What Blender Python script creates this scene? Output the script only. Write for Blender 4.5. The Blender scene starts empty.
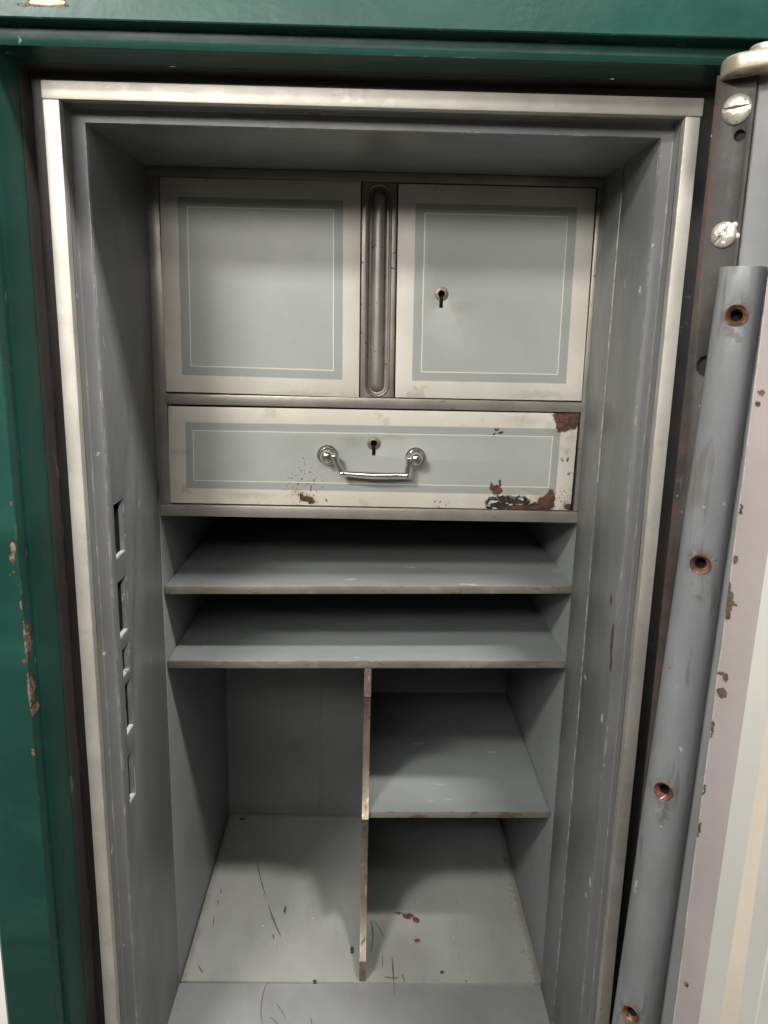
import bpy, bmesh, math, random
from mathutils import Vector, Matrix, noise as mnoise
random.seed(7)
S = bpy.context.scene
COL = S.collection

# ------------------------------------------------------------------ camera
CR = Vector((0.9996658, -0.0143963, 0.0214711)); CU = Vector((-0.0177218, 0.2230357, 0.9746492))
CF = Vector((0.0188201, 0.9747040, -0.2227060)); CC = Vector((0.0013123, -0.7875648, -0.2118380)); FPX = 797.68

def ray(px, py):
    return CF + CR * ((px - 384) / FPX) - CU * ((py - 512) / FPX)
def atx(px, py, x): d = ray(px, py); return CC + d * ((x - CC.x) / d.x)
def aty(px, py, y): d = ray(px, py); return CC + d * ((y - CC.y) / d.y)
def atz(px, py, z): d = ray(px, py); return CC + d * ((z - CC.z) / d.z)
def atp(px, py, p, n): d = ray(px, py); return CC + d * ((p - CC).dot(n) / d.dot(n))

cam_d = bpy.data.cameras.new('camera'); cam = bpy.data.objects.new('camera', cam_d); COL.objects.link(cam)
M = Matrix((CR, CU, -CF)).transposed().to_4x4(); M.translation = CC
cam.matrix_world = M
cam_d.sensor_fit = 'VERTICAL'; cam_d.sensor_height = 36; cam_d.lens = FPX / 1024 * 36
cam_d.clip_start = .02; cam_d.clip_end = 200
S.camera = cam

BASE = Vector((0.0, 0.35, -1.95))

# ------------------------------------------------------------------ materials
class N:
    def __init__(s, name):
        s.m = bpy.data.materials.new(name); s.m.use_nodes = True
        s.t = s.m.node_tree; s.b = s.t.nodes['Principled BSDF']; s._co = None
    def n(s, kind, **kw):
        o = s.t.nodes.new('ShaderNode' + kind)
        for k, v in kw.items(): setattr(o, k, v)
        return o
    def link(s, a, b): s.t.links.new(a, b)
    def put(s, v, sock):
        if isinstance(v, bpy.types.NodeSocket): s.link(v, sock)
        else: sock.default_value = v
    def co(s):
        if s._co is None: s._co = s.n('TexCoord').outputs['Object']
        return s._co
    def vm(s, op, a, b=None):
        o = s.n('VectorMath', operation=op); s.put(a, o.inputs[0])
        if b is not None: s.put(b, o.inputs[1])
        return o.outputs['Value'] if op in ('LENGTH', 'DOT_PRODUCT') else o.outputs['Vector']
    def ma(s, op, a, b=0.0, c=None):
        o = s.n('Math', operation=op); s.put(a, o.inputs[0]); s.put(b, o.inputs[1])
        if c is not None: s.put(c, o.inputs[2])
        return o.outputs[0]
    def noise(s, scale, detail=4, rough=.6, stretch=None, off=(0, 0, 0), color=False):
        v = s.co()
        if stretch or any(off):
            mp = s.n('Mapping'); s.link(v, mp.inputs[0]); mp.inputs['Scale'].default_value = stretch or (1, 1, 1)
            mp.inputs['Location'].default_value = off; v = mp.outputs[0]
        o = s.n('TexNoise'); s.link(v, o.inputs['Vector']); o.inputs['Scale'].default_value = scale
        o.inputs['Detail'].default_value = detail; o.inputs['Roughness'].default_value = rough
        return o.outputs['Color'] if color else o.outputs['Fac']
    def ss(s, v, a, b):
        o = s.n('MapRange', interpolation_type='SMOOTHSTEP'); s.put(v, o.inputs['Value'])
        o.inputs['From Min'].default_value = a; o.inputs['From Max'].default_value = b
        return o.outputs['Result']
    def mix(s, f, a, b):
        o = s.n('Mix', data_type='RGBA'); s.put(f, o.inputs['Factor'])
        for v, k in ((a, 'A'), (b, 'B')):
            sock = [i for i in o.inputs if i.name == k and i.type == 'RGBA'][0]
            s.put(v if isinstance(v, bpy.types.NodeSocket) else (*v, 1), sock)
        return [i for i in o.outputs if i.type == 'RGBA'][0]

def ell_mask(k, items, amp=.004, scale=160, soft=.12):
    """irregular worn patches: warped ellipses round the given world points"""
    wv = k.vm('SCALE', k.vm('SUBTRACT', k.noise(scale, 8, .78, color=True), (.5, .5, .5)))
    wv.node.inputs['Scale'].default_value = amp * 2.6
    p = k.vm('ADD', k.co(), wv)
    out = None
    for c, r in items:
        c = Vector(c) - BASE
        d = k.vm('MULTIPLY', k.vm('SUBTRACT', p, tuple(c)), tuple(1 / q for q in r))
        v = k.ss(k.vm('LENGTH', d), 1 + soft, 1 - soft)
        out = v if out is None else k.ma('MAXIMUM', out, v)
    return out
def edge_mask(k, radius=.0025, thr=.06, nscale=70, nthr=.52, off=(0, 0, 0)):
    bv = k.n('Bevel', samples=4); bv.inputs['Radius'].default_value = radius
    g = k.n('NewGeometry').outputs['Normal']
    e = k.ma('SUBTRACT', 1.0, k.vm('DOT_PRODUCT', bv.outputs['Normal'], g))
    return k.ma('MULTIPLY', k.ss(e, thr * .6, thr * 1.4), k.ss(k.noise(nscale, 5, .65, off=off), nthr - .03, nthr + .03))
def speck_mask(k, scale, thr, soft=.02, off=(0, 0, 0), stretch=None):
    return k.ss(k.noise(scale, 3, .55, off=off, stretch=stretch), thr, thr + soft)

def mat(name, col, rough=.45, metal=0., mott=.12, mscale=9, bump=.02, bscale=260, stretch=None, rvar=.1, coat=0,
        layers=(), spec=.5, tint=None):
    """layers: (mask_fn(k), colour, roughness, metallic)"""
    k = N(name)
    nz = k.noise(mscale, 6, .6, stretch=stretch)
    lo = tuple(c * (1 - mott) for c in col); hi = tuple(min(1, c * (1 + mott)) for c in col)
    if tint: lo = tint
    c = k.mix(k.ss(nz, .3, .7), lo, hi)
    fine = k.noise(bscale, 3, .6, stretch=stretch)
    r = k.ma('MULTIPLY_ADD', k.noise(mscale * 3.1, 5, .65, stretch=stretch, off=(3, 1, 2)), rvar * 2, rough - rvar)
    me = metal
    relief = None
    for fn, lc, lr, lm, *dep in layers:
        f = fn(k)
        if dep: relief = f if relief is None else k.ma('MAXIMUM', relief, f)
        c = k.mix(f, c, lc(k) if callable(lc) else lc)
        rr = k.n('Mix', data_type='FLOAT'); k.put(f, rr.inputs[0]); k.put(r, rr.inputs[2]); k.put(lr, rr.inputs[3]); r = rr.outputs[0]
        mm = k.n('Mix', data_type='FLOAT'); k.put(f, mm.inputs[0]); k.put(me, mm.inputs[2]); k.put(lm, mm.inputs[3]); me = mm.outputs[0]
    k.put(c, k.b.inputs['Base Color']); k.put(r, k.b.inputs['Roughness']); k.put(me, k.b.inputs['Metallic'])
    k.b.inputs['Specular IOR Level'].default_value = spec
    if coat: k.b.inputs['Coat Weight'].default_value = coat; k.b.inputs['Coat Roughness'].default_value = .12
    bp = k.n('Bump'); bp.inputs['Strength'].default_value = 1; bp.inputs['Distance'].default_value = bump * .0035
    hh = k.ma('MULTIPLY_ADD', nz, 1.5, fine); k.link(hh, bp.inputs['Height']); k.link(bp.outputs[0], k.b.inputs['Normal'])
    if relief is not None:
        b2 = k.n('Bump', invert=True); b2.inputs['Strength'].default_value = 1; b2.inputs['Distance'].default_value = .0007
        k.link(k.ma('ADD', relief, k.ma('MULTIPLY', k.ma('MULTIPLY', k.noise(330, 5, .7), relief), .8)), b2.inputs['Height']); k.link(bp.outputs[0], b2.inputs['Normal']); k.link(b2.outputs[0], k.b.inputs['Normal'])
    return k.m

def rust_col(k): return k.mix(k.ss(k.noise(170, 6, .7), .38, .62), (.05, .026, .02), (.15, .058, .034))
def chip_col(k): return k.mix(k.ss(k.noise(150, 6, .7), .4, .6), (.07, .045, .032), (.24, .17, .115))
def black_col(k): return k.mix(k.ss(k.noise(240, 6, .7), .5, .6), (.022, .021, .022), (.075, .06, .05))
RUST = rust_col; RUSTD = (.045, .022, .015); BARE = (.32, .27, .2); CHIPW = (.62, .6, .55)
# ------------------------------------------------------------------ mesh helpers
def bm_new(): return bmesh.new()
def quad(bm, pts, mi=0):
    f = bm.faces.new([bm.verts.new(p) for p in pts]); f.material_index = mi; return f
def hexa(bm, p, mi=0, front=None):
    """p: 8 corners, front four TL TR BR BL then the back four in the same order"""
    v = [bm.verts.new(q) for q in p]
    fs = [(0, 3, 2, 1), (4, 5, 6, 7), (0, 1, 5, 4), (3, 7, 6, 2), (0, 4, 7, 3), (1, 2, 6, 5)]
    out = []
    for i, f in enumerate(fs):
        q = bm.faces.new([v[j] for j in f]); q.material_index = mi if (i or front is None) else front; out.append(q)
    return out
def box(bm, x0, x1, y0, y1, z0, z1, mi=0, front=None):
    return hexa(bm, [(x0, y0, z1), (x1, y0, z1), (x1, y0, z0), (x0, y0, z0), (x0, y1, z1), (x1, y1, z1), (x1, y1, z0), (x0, y1, z0)], mi, front)
def frame_of(d):
    d = Vector(d).normalized(); a = Vector((0, 0, 1)) if abs(d.z) < .9 else Vector((1, 0, 0))
    s = d.cross(a).normalized(); return s, d.cross(s).normalized(), d
def tube(bm, path, rad, seg=14, mi=0, caps=True):
    path = [Vector(p) for p in path]; rings = []
    for i, p in enumerate(path):
        d = (path[min(i + 1, len(path) - 1)] - path[max(i - 1, 0)])
        s, t, _ = frame_of(d); r = rad[i] if isinstance(rad, (list, tuple)) else rad
        rings.append([bm.verts.new(p + (s * math.cos(a) + t * math.sin(a)) * r) for a in [2 * math.pi * j / seg for j in range(seg)]])
    for a, b in zip(rings, rings[1:]):
        for j in range(seg):
            bm.faces.new((a[j], a[(j + 1) % seg], b[(j + 1) % seg], b[j])).material_index = mi
    if caps:
        bm.faces.new(rings[0][::-1]).material_index = mi; bm.faces.new(rings[-1]).material_index = mi
def lathe(bm, c, axis, prof, seg=28, mi=0):
    """prof: (radius, height along the axis)"""
    s, t, d = frame_of(axis); c = Vector(c); rings = []
    for r, h in prof:
        if r < 1e-6: rings.append([bm.verts.new(c + d * h)])
        else: rings.append([bm.verts.new(c + d * h + (s * math.cos(a) + t * math.sin(a)) * r) for a in [2 * math.pi * j / seg for j in range(seg)]])
    for a, b in zip(rings, rings[1:]):
        for j in range(seg):
            j2 = (j + 1) % seg
            q = [a[j % len(a)], a[j2 % len(a)], b[j2 % len(b)], b[j % len(b)]]
            u = []
            for v in q:
                if v not in u: u.append(v)
            if len(u) > 2: bm.faces.new(u).material_index = mi
def prism(bm, poly, ext, mi=0):
    """poly: 3-D outline, ext: extrusion vector"""
    a = [bm.verts.new(p) for p in poly]; b = [bm.verts.new(Vector(p) + Vector(ext)) for p in poly]; n = len(a)
    bm.faces.new(a).material_index = mi; bm.faces.new(b[::-1]).material_index = mi
    for i in range(n): bm.faces.new((a[i], b[i], b[(i + 1) % n], a[(i + 1) % n])).material_index = mi
def to_mesh(name, bm, mats, angle=32, recalc=True):
    if recalc: bmesh.ops.recalc_face_normals(bm, faces=bm.faces[:])
    me = bpy.data.meshes.new(name); bm.to_mesh(me); bm.free()
    me.transform(Matrix.Translation(-BASE))
    for m in (mats if isinstance(mats, (list, tuple)) else [mats]): me.materials.append(m)
    for p in me.polygons: p.use_smooth = True
    me.set_sharp_from_angle(angle=math.radians(angle))
    return me
def part(name, bm, mats, parent, bevel=0, cut=None, seg=2, label=None, angle=32):
    me = to_mesh(name, bm, mats, angle)
    o = bpy.data.objects.new(name, me); COL.objects.link(o)
    if cut is not None or bevel:
        tmp = None
        if cut is not None:
            tmp = bpy.data.objects.new('cutter', to_mesh('cutter', cut, me.materials[:])); COL.objects.link(tmp)
            b = o.modifiers.new('b', 'BOOLEAN'); b.operation = 'DIFFERENCE'; b.solver = 'EXACT'; b.object = tmp
        if bevel:
            w = o.modifiers.new('w', 'BEVEL'); w.width = bevel; w.segments = seg; w.limit_method = 'ANGLE'; w.angle_limit = math.radians(40)
            w.use_clamp_overlap = True
        bpy.context.view_layer.update()
        ev = o.evaluated_get(bpy.context.evaluated_depsgraph_get())
        me2 = bpy.data.meshes.new_from_object(ev); o.modifiers.clear(); o.data = me2; me2.name = name
        bpy.data.meshes.remove(me)
        for p in me2.polygons: p.use_smooth = True
        me2.set_sharp_from_angle(angle=math.radians(angle))
        if tmp: m = tmp.data; bpy.data.objects.remove(tmp); bpy.data.meshes.remove(m)
    if parent is not None: o.parent = parent
    if label: o['label'] = label
    return o

# ------------------------------------------------------------------ key dimensions (metres; rim face is y = 0)
YA, YB, YC = .032, 0.22995, 0.65825          # back of the rim reveal, cabinet front, back wall
XL, XR = -0.27151, 0.27352                 # lining walls
XRC = 0.27744                            # compartment wall on the hinge side
ZC, ZF = -0.02833, -1.1769               # ceiling, floor
RW = .0155                             # rim bar width
ZLOW = -1.30

safe = bpy.data.objects.new('safe', None); COL.objects.link(safe); safe.location = BASE; safe.empty_display_size = .2
safe['label'] = 'old green painted steel safe standing open with grey shelves and cream cupboards inside'
safe['category'] = 'safe'

# ---- materials of the safe
m_black = mat('dark_hollow', (.008, .008, .009), .8, mott=0)  # black stands in for the unlit depth of slots, holes and cabinet
m_liner = mat('grey_lining_paint', (.172, .177, .178), .38, mott=.12, mscale=7, bump=.16, bscale=70, stretch=(1, 1, .4), rvar=.12, layers=[
    (lambda k: k.ma('MULTIPLY', speck_mask(k, 9, .44, .24, stretch=(1, 1.4, .6)), .35), (.12, .13, .14), .5, 0),
    (lambda k: k.ma('MULTIPLY', speck_mask(k, 34, .52, .2, stretch=(1.5, 1.6, .5), off=(2, 5, 1)), .2), (.23, .24, .245), .3, 0),
    (lambda k: speck_mask(k, 60, .70, .02, stretch=(1, 1, .5)), (.27, .28, .28), .5, 0),
    (lambda k: edge_mask(k, .0024, .07, 45, .51), CHIPW, .6, 0),
    (lambda k: ell_mask(k, [(atx(612, 640, XR), (.006, .005, .02)), (atx(611, 662, XR), (.006, .004, .012)),
                            (atx(102, 462, XL), (.006, .005, .016)), (atx(611, 600, XR), (.004, .004, .006))], .004, 190), RUST, .8, 0),
    (lambda k: ell_mask(k, [(atx(590, 882, XR), (.003, .004, .007)), (atx(586, 895, XR), (.003, .004, .003)), (atx(585, 677, XR), (.003, .006, .003)),
                            (atx(602, 718, XR), (.003, .003, .006)), (atx(640, 290, XR), (.002, .003, .004))], .004, 260), (.5, .5, .49), .6, 0)])
m_reveal = mat('grey_reveal_paint', (.195, .198, .200), .32, mott=.12, mscale=9, bump=.12, bscale=80, stretch=(1, 1, .5), layers=[
    (lambda k: speck_mask(k, 55, .72, .02), (.5, .5, .48), .5, 0),
    (lambda k: edge_mask(k, .0015, .06, 45, .58), CHIPW, .6, 0)])
m_comp = mat('compartment_paint', (.235, .25, .25), .5, mott=.12, mscale=6, bump=.14, bscale=70, stretch=(1, .4, 1), layers=[
    (lambda k: speck_mask(k, 48, .71, .02, stretch=(1, .25, 1)), (.20, .205, .2), .6, 0)])
m_back = mat('back_paint', (.26, .272, .268), .55, mott=.12, mscale=5, bump=.03)
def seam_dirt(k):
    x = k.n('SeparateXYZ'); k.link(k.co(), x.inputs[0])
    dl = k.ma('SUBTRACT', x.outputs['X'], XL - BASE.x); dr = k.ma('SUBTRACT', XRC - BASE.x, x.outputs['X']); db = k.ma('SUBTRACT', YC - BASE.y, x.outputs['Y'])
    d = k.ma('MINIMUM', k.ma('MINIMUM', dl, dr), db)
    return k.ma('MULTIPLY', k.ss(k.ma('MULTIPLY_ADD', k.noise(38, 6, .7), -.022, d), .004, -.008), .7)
def debris(k):
    return k.ma('MULTIPLY', ell_mask(k, [(atz(530, 930, ZF), (.030, .16, .02)), (atz(515, 870, ZF), (.03, .12, .02))], .02, 30, .6), speck_mask(k, 190, .62, .03))
def flr(px, py, rx, ry): return (atz(px, py, ZF + .003), (rx, ry, .02))
m_floor = mat('floor_paint', (.36, .367, .354), .5, mott=.12, mscale=7, bump=.05, stretch=(1, .5, 1), layers=[
    (lambda k: k.ma('MULTIPLY', speck_mask(k, 10, .48, .2, off=(3, 8, 0)), .5), (.335, .33, .295), .6, 0),
    (lambda k: k.ma('MULTIPLY', speck_mask(k, 34, .60, .12, stretch=(1.8, .35, 1)), .3), (.27, .275, .26), .6, 0),
    (lambda k: k.ma('MULTIPLY', k.ma('MULTIPLY', speck_mask(k, 70, .68, .05, off=(9, 1, 0), stretch=(2.2, .25, 1)), speck_mask(k, 6, .48, .12, off=(2, 2, 0))), .7), (.20, .20, .185), .6, 0),
    (lambda k: speck_mask(k, 150, .725, .03, off=(5, 2, 1)), (.13, .12, .105), .7, 0),
    (lambda k: speck_mask(k, 110, .74, .01, off=(1, 7, 1)), (.7, .69, .65), .6, 0),
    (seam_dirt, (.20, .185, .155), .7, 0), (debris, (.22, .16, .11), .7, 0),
    (lambda k: ell_mask(k, [flr(408, 916, .010, .007), flr(399, 913, .009, .003), flr(416, 920, .006, .007), flr(417, 940, .004, .006)], .010, 120), rust_col, .8, 0),
    (lambda k: ell_mask(k, [flr(352, 950, .003, .008), flr(310, 986, .004, .005), flr(315, 981, .003, .003), flr(242, 819, .006, .004), flr(442, 972, .003, .003), flr(285, 910, .002, .01)], .004, 200), (.05, .045, .04), .7, 0)])
m_sill = mat('floor_edge_paint', (.28, .285, .29), .38, mott=.12, mscale=10, bump=.04, stretch=(1, .6, 1), layers=[
    (lambda k: speck_mask(k, 26, .66, .05, stretch=(1.5, .3, 1)), (.325, .33, .33), .5, 0),
    (lambda k: speck_mask(k, 120, .75, .01), (.06, .055, .05), .7, 0)])
def tan_layers(k): return speck_mask(k, 60, .5, .12, stretch=(.25, 1, 3))
m_edge = mat('bare_shelf_edge', (.20, .18, .145), .46, .4, mott=.14, mscale=30, bump=.04, stretch=(.6, 1, 1.6), layers=[
    (lambda k: k.ma('MULTIPLY', speck_mask(k, 45, .52, .14, stretch=(.6, 1, 1.6)), .6), (.33, .31, .26), .42, .5),
    (lambda k: k.ma('MULTIPLY', speck_mask(k, 110, .62, .06, off=(4, 0, 1), stretch=(.6, 1, 1.5)), .7), (.085, .06, .042), .7, 0)])
m_edge_rust = mat('worn_shelf_edge', (.235, .22, .18), .5, .35, mott=.16, mscale=30, bump=.05, stretch=(.6, 1, 1.6), layers=[
    (lambda k: k.ma('MULTIPLY', speck_mask(k, 75, .52, .06, stretch=(.5, 1, 1.5)), .8), (.09, .052, .035), .7, 0)])
m_div_edge = mat('bare_divider_edge', (.235, .195, .14), .42, .5, mott=.2, mscale=26, bump=.05, stretch=(2, 1, .8), layers=[
    (lambda k: k.ma('MULTIPLY', speck_mask(k, 75, .57, .06, stretch=(2, 1, .8)), .75), (.14, .09, .058), .65, .2),
    (lambda k: k.ma('MULTIPLY', speck_mask(k, 95, .62, .06, off=(2, 1, 5), stretch=(2, 1, .8)), .7), (.5, .45, .36), .4, .5)])
m_shelf = mat('shelf_paint', (.212, .226, .228), .42, mott=.13, mscale=8, bump=.14, bscale=70, stretch=(.4, 1, 1), layers=[
    (lambda k: speck_mask(k, 40, .68, .03, stretch=(.4, 1, 1)), (.33, .345, .34), .5, 0),
    (lambda k: speck_mask(k, 120, .75, .01, off=(2, 0, 0)), (.05, .045, .04), .7, 0),
    (lambda k: edge_mask(k, .0025, .06, 60, .52), BARE, .5, .2)])
m_rim = mat('bright_steel_rim', (.53, .505, .45), .54, .6, mott=.12, mscale=16, bump=.05, bscale=480, rvar=.12, layers=[
    (lambda k: k.ma('MULTIPLY', speck_mask(k, 34, .56, .14), .7), (.42, .39, .33), .58, .55),
    (lambda k: k.ma('MULTIPLY', speck_mask(k, 170, .6, .06, off=(6, 2, 1), stretch=(.5, 1, .5)), .6), (.54, .52, .47), .48, .6),
    (lambda k: speck_mask(k, 150, .73, .02, off=(1, 2, 3)), (.10, .08, .06), .8, .3)])
m_frame = mat('dull_steel_frame', (.34, .32, .28), .42, .55, mott=.16, mscale=16, bump=.03, bscale=500, layers=[
    (lambda k: speck_mask(k, 90, .66, .04, stretch=(.3, 1, 2)), (.17, .15, .12), .6, .4)])
m_pil = mat('fluted_post_steel', (.28, .26, .23), .42, .5, mott=.2, mscale=18, bump=.05, bscale=350, layers=[
    (lambda k: speck_mask(k, 120, .66, .03), (.08, .06, .045), .7, .1)])
def bpt(px, py): return aty(px, py, YB)
m_creamD = mat('cream_paint', (.60, .555, .46), .5, mott=.07, mscale=9, bump=.04, layers=[
    (lambda k: speck_mask(k, 22, .64, .06), (.50, .46, .38), .55, 0),
    (lambda k: speck_mask(k, 150, .745, .01), (.12, .09, .06), .7, 0)])
wear1 = lambda k: ell_mask(k, [(bpt(566, 417), (.016, .02, .010)), (bpt(573, 424), (.007, .02, .007)), (bpt(560, 424), (.005, .02, .010)), (bpt(566, 428), (.006, .02, .006)),
                               (bpt(546, 504), (.011, .02, .011)), (bpt(551, 499), (.005, .02, .012)), (bpt(497, 490), (.007, .02, .006)), (bpt(530, 508), (.03, .02, .005)), (bpt(568, 507), (.005, .02, .004)), (bpt(492, 487), (.002, .02, .005)), (bpt(500, 486), (.0018, .02, .007)),
                               (bpt(306, 499), (.008, .02, .004)), (bpt(301, 496), (.003, .02, .004)), (bpt(311, 502), (.004, .02, .003))], .0055, 170, .10)
wear2 = lambda k: k.ma('MULTIPLY', speck_mask(k, 150, .40, .03, off=(2, 2, 9), stretch=(.7, 1, 1.3)), ell_mask(k, [(bpt(502, 503), (.020, .02, .009)), (bpt(516, 500), (.018, .02, .005)), (bpt(494, 505), (.010, .02, .008)), (bpt(531, 504), (.010, .02, .003)), (bpt(497, 430), (.003, .02, .0018)), (bpt(501, 433), (.003, .02, .0014)), (bpt(495, 434), (.0022, .02, .0014)),
                               (bpt(562, 460), (.0014, .02, .002)), (bpt(568, 460), (.0014, .02, .0024)), (bpt(571, 474), (.0025, .02, .0014)), (bpt(326, 500), (.0013, .02, .0013)), (bpt(304, 459), (.001, .02, .001))], .0065, 200, .10))
wear3 = lambda k: k.ma('MULTIPLY', ell_mask(k, [(bpt(304, 488), (.022, .02, .030)), (bpt(440, 503), (.012, .02, .008)), (bpt(565, 500), (.008, .02, .018))], .008, 60, .5), speck_mask(k, 260, .60, .02))
smudge = lambda k: k.ma('MULTIPLY', ell_mask(k, [(bpt(396, 437), (.016, .02, .007)), (bpt(523, 421), (.024, .02, .006)), (bpt(461, 307), (.014, .02, .006)), (bpt(428, 300), (.012, .02, .016)), (bpt(352, 440), (.010, .02, .006)), (bpt(182, 452), (.016, .02, .0025)), (bpt(250, 495), (.03, .02, .004)), (bpt(540, 395), (.03, .02, .004)), (bpt(300, 394), (.04, .02, .003))], .009, 60, .7), .3)
stain = lambda k: k.ma('MULTIPLY', k.ma('MULTIPLY', ell_mask(k, [(bpt(566, 424), (.022, .02, .018)), (bpt(520, 500), (.046, .02, .016)), (bpt(305, 496), (.016, .02, .018)), (bpt(568, 500), (.010, .02, .02)), (bpt(566, 445), (.006, .02, .02))], .008, 60, .6), speck_mask(k, 90, .42, .2)), .45)
wear = [(smudge, (.26, .25, .2), .6, 0), (stain, (.30, .20, .12), .6, 0), (wear1, RUST, .8, 0, 1), (wear2, black_col, .7, .2, 1), (wear3, (.13, .05, .03), .8, 0)]
m_cream = mat('cream_border_paint', (.62, .585, .51), .5, mott=.08, mscale=9, bump=.12, bscale=90, layers=[
    (lambda k: speck_mask(k, 22, .64, .06), (.50, .47, .38), .55, 0)] + wear)
m_band = mat('grey_band_paint', (.33, .35, .328), .5, mott=.05, bump=.03, layers=wear)
m_line = mat('white_line_paint', (.66, .66, .60), .5, mott=.05, bump=.03, layers=wear[2:4])
m_field = mat('pale_grey_field_paint', (.385, .40, .372), .48, mott=.08, mscale=6, bump=.12, bscale=80, rvar=.12, layers=wear)
m_side = mat('panel_edge_shade', (.016, .014, .012), .7)  # near-black colour stands in for shade in keyholes and panel gaps
m_brass = mat('brass_ring', (.25, .20, .145), .45, .5, mott=.3, mscale=120)
m_chrome = mat('nickel_plate', (.76, .73, .68), .16, .92, mott=.12, mscale=60, bump=.04, rvar=.08)
EX, FY = -.3276, -.060
chipsG = lambda k: ell_mask(k, [(aty(33, 5, FY), (.012, .02, .0010)), (aty(50, 5, FY), (.014, .02, .0010)),
    (aty(13, 548, FY), (.0026, .02, .006)), (aty(12, 558, FY), (.0028, .02, .0055)), (aty(10, 575, FY), (.0012, .02, .0012)), (aty(14, 572, FY), (.001, .02, .002)), (aty(21, 606, FY), (.0010, .02, .006)), (aty(25, 640, FY), (.0012, .02, .022)),
    (aty(29, 690, FY), (.0014, .02, .02)), (aty(32, 712, FY), (.0012, .02, .006)), (aty(33, 752, FY), (.0016, .02, .005)), (aty(11, 503, FY), (.001, .02, .003))], .0022, 330)
m_green = mat('green_gloss_paint', (.011, .048, .038), .34, mott=.2, mscale=6, bump=.16, bscale=45, rvar=.12, spec=.22, layers=[
    (lambda k: k.ma('MULTIPLY', speck_mask(k, 16, .52, .2, stretch=(.4, 1, 1)), .5), (.020, .074, .058), .6, 0),
    (lambda k: k.ma('MULTIPLY', speck_mask(k, 95, .66, .03), speck_mask(k, 7, .54, .1, off=(4, 1, 6))), (.16, .26, .23), .5, 0),
    (lambda k: edge_mask(k, .002, .08, 50, .60), (.2, .17, .12), .7, 0),
    (chipsG, chip_col, .75, 0, 1),
    (lambda k: ell_mask(k, [(aty(46, 1, FY), (.013, .02, .0030)), (aty(58, 2, FY), (.006, .02, .0018)), (aty(33, 2, FY), (.004, .02, .0015))], .0022, 330), (.62, .52, .36), .7, 0, 1),
    (lambda k: ell_mask(k, [(aty(24, 661, FY), (.0015, .02, .0022))], .001), (.3, .03, .03), .6, 0)])
m_jamb = mat('brown_black_jamb_paint', (.043, .038, .038), .42, mott=.2, mscale=12, bump=.04, layers=[
    (lambda k: speck_mask(k, 45, .69, .02, stretch=(1, 1, .4)), (.10, .09, .085), .6, 0),
    (lambda k: edge_mask(k, .002, .06, 40, .56), (.15, .13, .11), .6, 0)])

m_jamb_shade = mat('hinge_side_shade_black', (.010, .009, .009), .6, mott=.3, mscale=30, layers=[(lambda k: speck_mask(k, 60, .7, .02), (.05, .045, .04), .6, 0)])  # jamb's hinge side coloured near-black to stand for the unlit gap
# ------------------------------------------------------------------ green body with its moulded opening
# profile rows: (y, x of the left side, z of the top, x of the hinge side)
XO = -.3865
prof = [(.86, XO, .30, .45), (FY + .015, XO, .30, .45), (FY + .0055, XO + .002, .298, .448), (FY + .001, XO + .006, .294, .444), (FY, XO + .012, .288, .438),
        (FY, EX - .0012, .0308, .372), (FY + .0007, EX - .0002, .0297, .371), (FY + .0015, EX, .0295, .3708), (FY + .0145, EX + .0003, .0292, .3704), (FY + .0152, EX + .0006, .0288, .370)]
for i in range(9):                      # flat fillet with a soft nose, then a hollow running back to the rebate
    a = i / 8
    prof.append((FY + .0155 + .0022 * a ** 3, EX + .0008 + .0036 * a, .0286 - .0140 * a, .3698 - .004 * a))
for i in range(1, 10):
    t = i / 9
    prof.append((FY + .0180 + .030 * t, EX + .0046 + .0082 * t ** .8, .0142 - .0039 * t ** .7 + .0016 * math.sin(math.pi * t), .3655 - .009 * t))
def sweep(prof, zlow, bm, side=0):
    rows = [[bm.verts.new(p) for p in ((xl, y, zlow), (xl, y, zt), (xr, y, zt), (xr, y, zlow))] for y, xl, zt, xr in prof]
    for a, b in zip(rows, rows[1:]):
        for j in range(3): bm.faces.new((a[j], a[j + 1], b[j + 1], b[j])).material_index = side if j == 2 else 0
bm = bm_new(); sweep(prof, -1.36, bm)
# front below the opening, sides and plinth
box(bm, XO + .012, .438, FY, .84, -1.95 + .08, -1.3605)
box(bm, XO + .03, .42, FY + .03, .82, -1.95, -1.95 + .079)
body = part('body', bm, m_green, safe, label=None)
ylast, xlast, zlast, xrl = prof[-1]
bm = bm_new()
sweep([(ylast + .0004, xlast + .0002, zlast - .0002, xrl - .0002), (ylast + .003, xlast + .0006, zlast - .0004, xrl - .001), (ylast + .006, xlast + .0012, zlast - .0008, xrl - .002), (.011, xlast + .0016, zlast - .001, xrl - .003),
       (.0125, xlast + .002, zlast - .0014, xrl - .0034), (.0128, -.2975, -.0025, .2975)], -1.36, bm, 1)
part('door_jamb', bm, [m_jamb, m_jamb_shade], safe)

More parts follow.
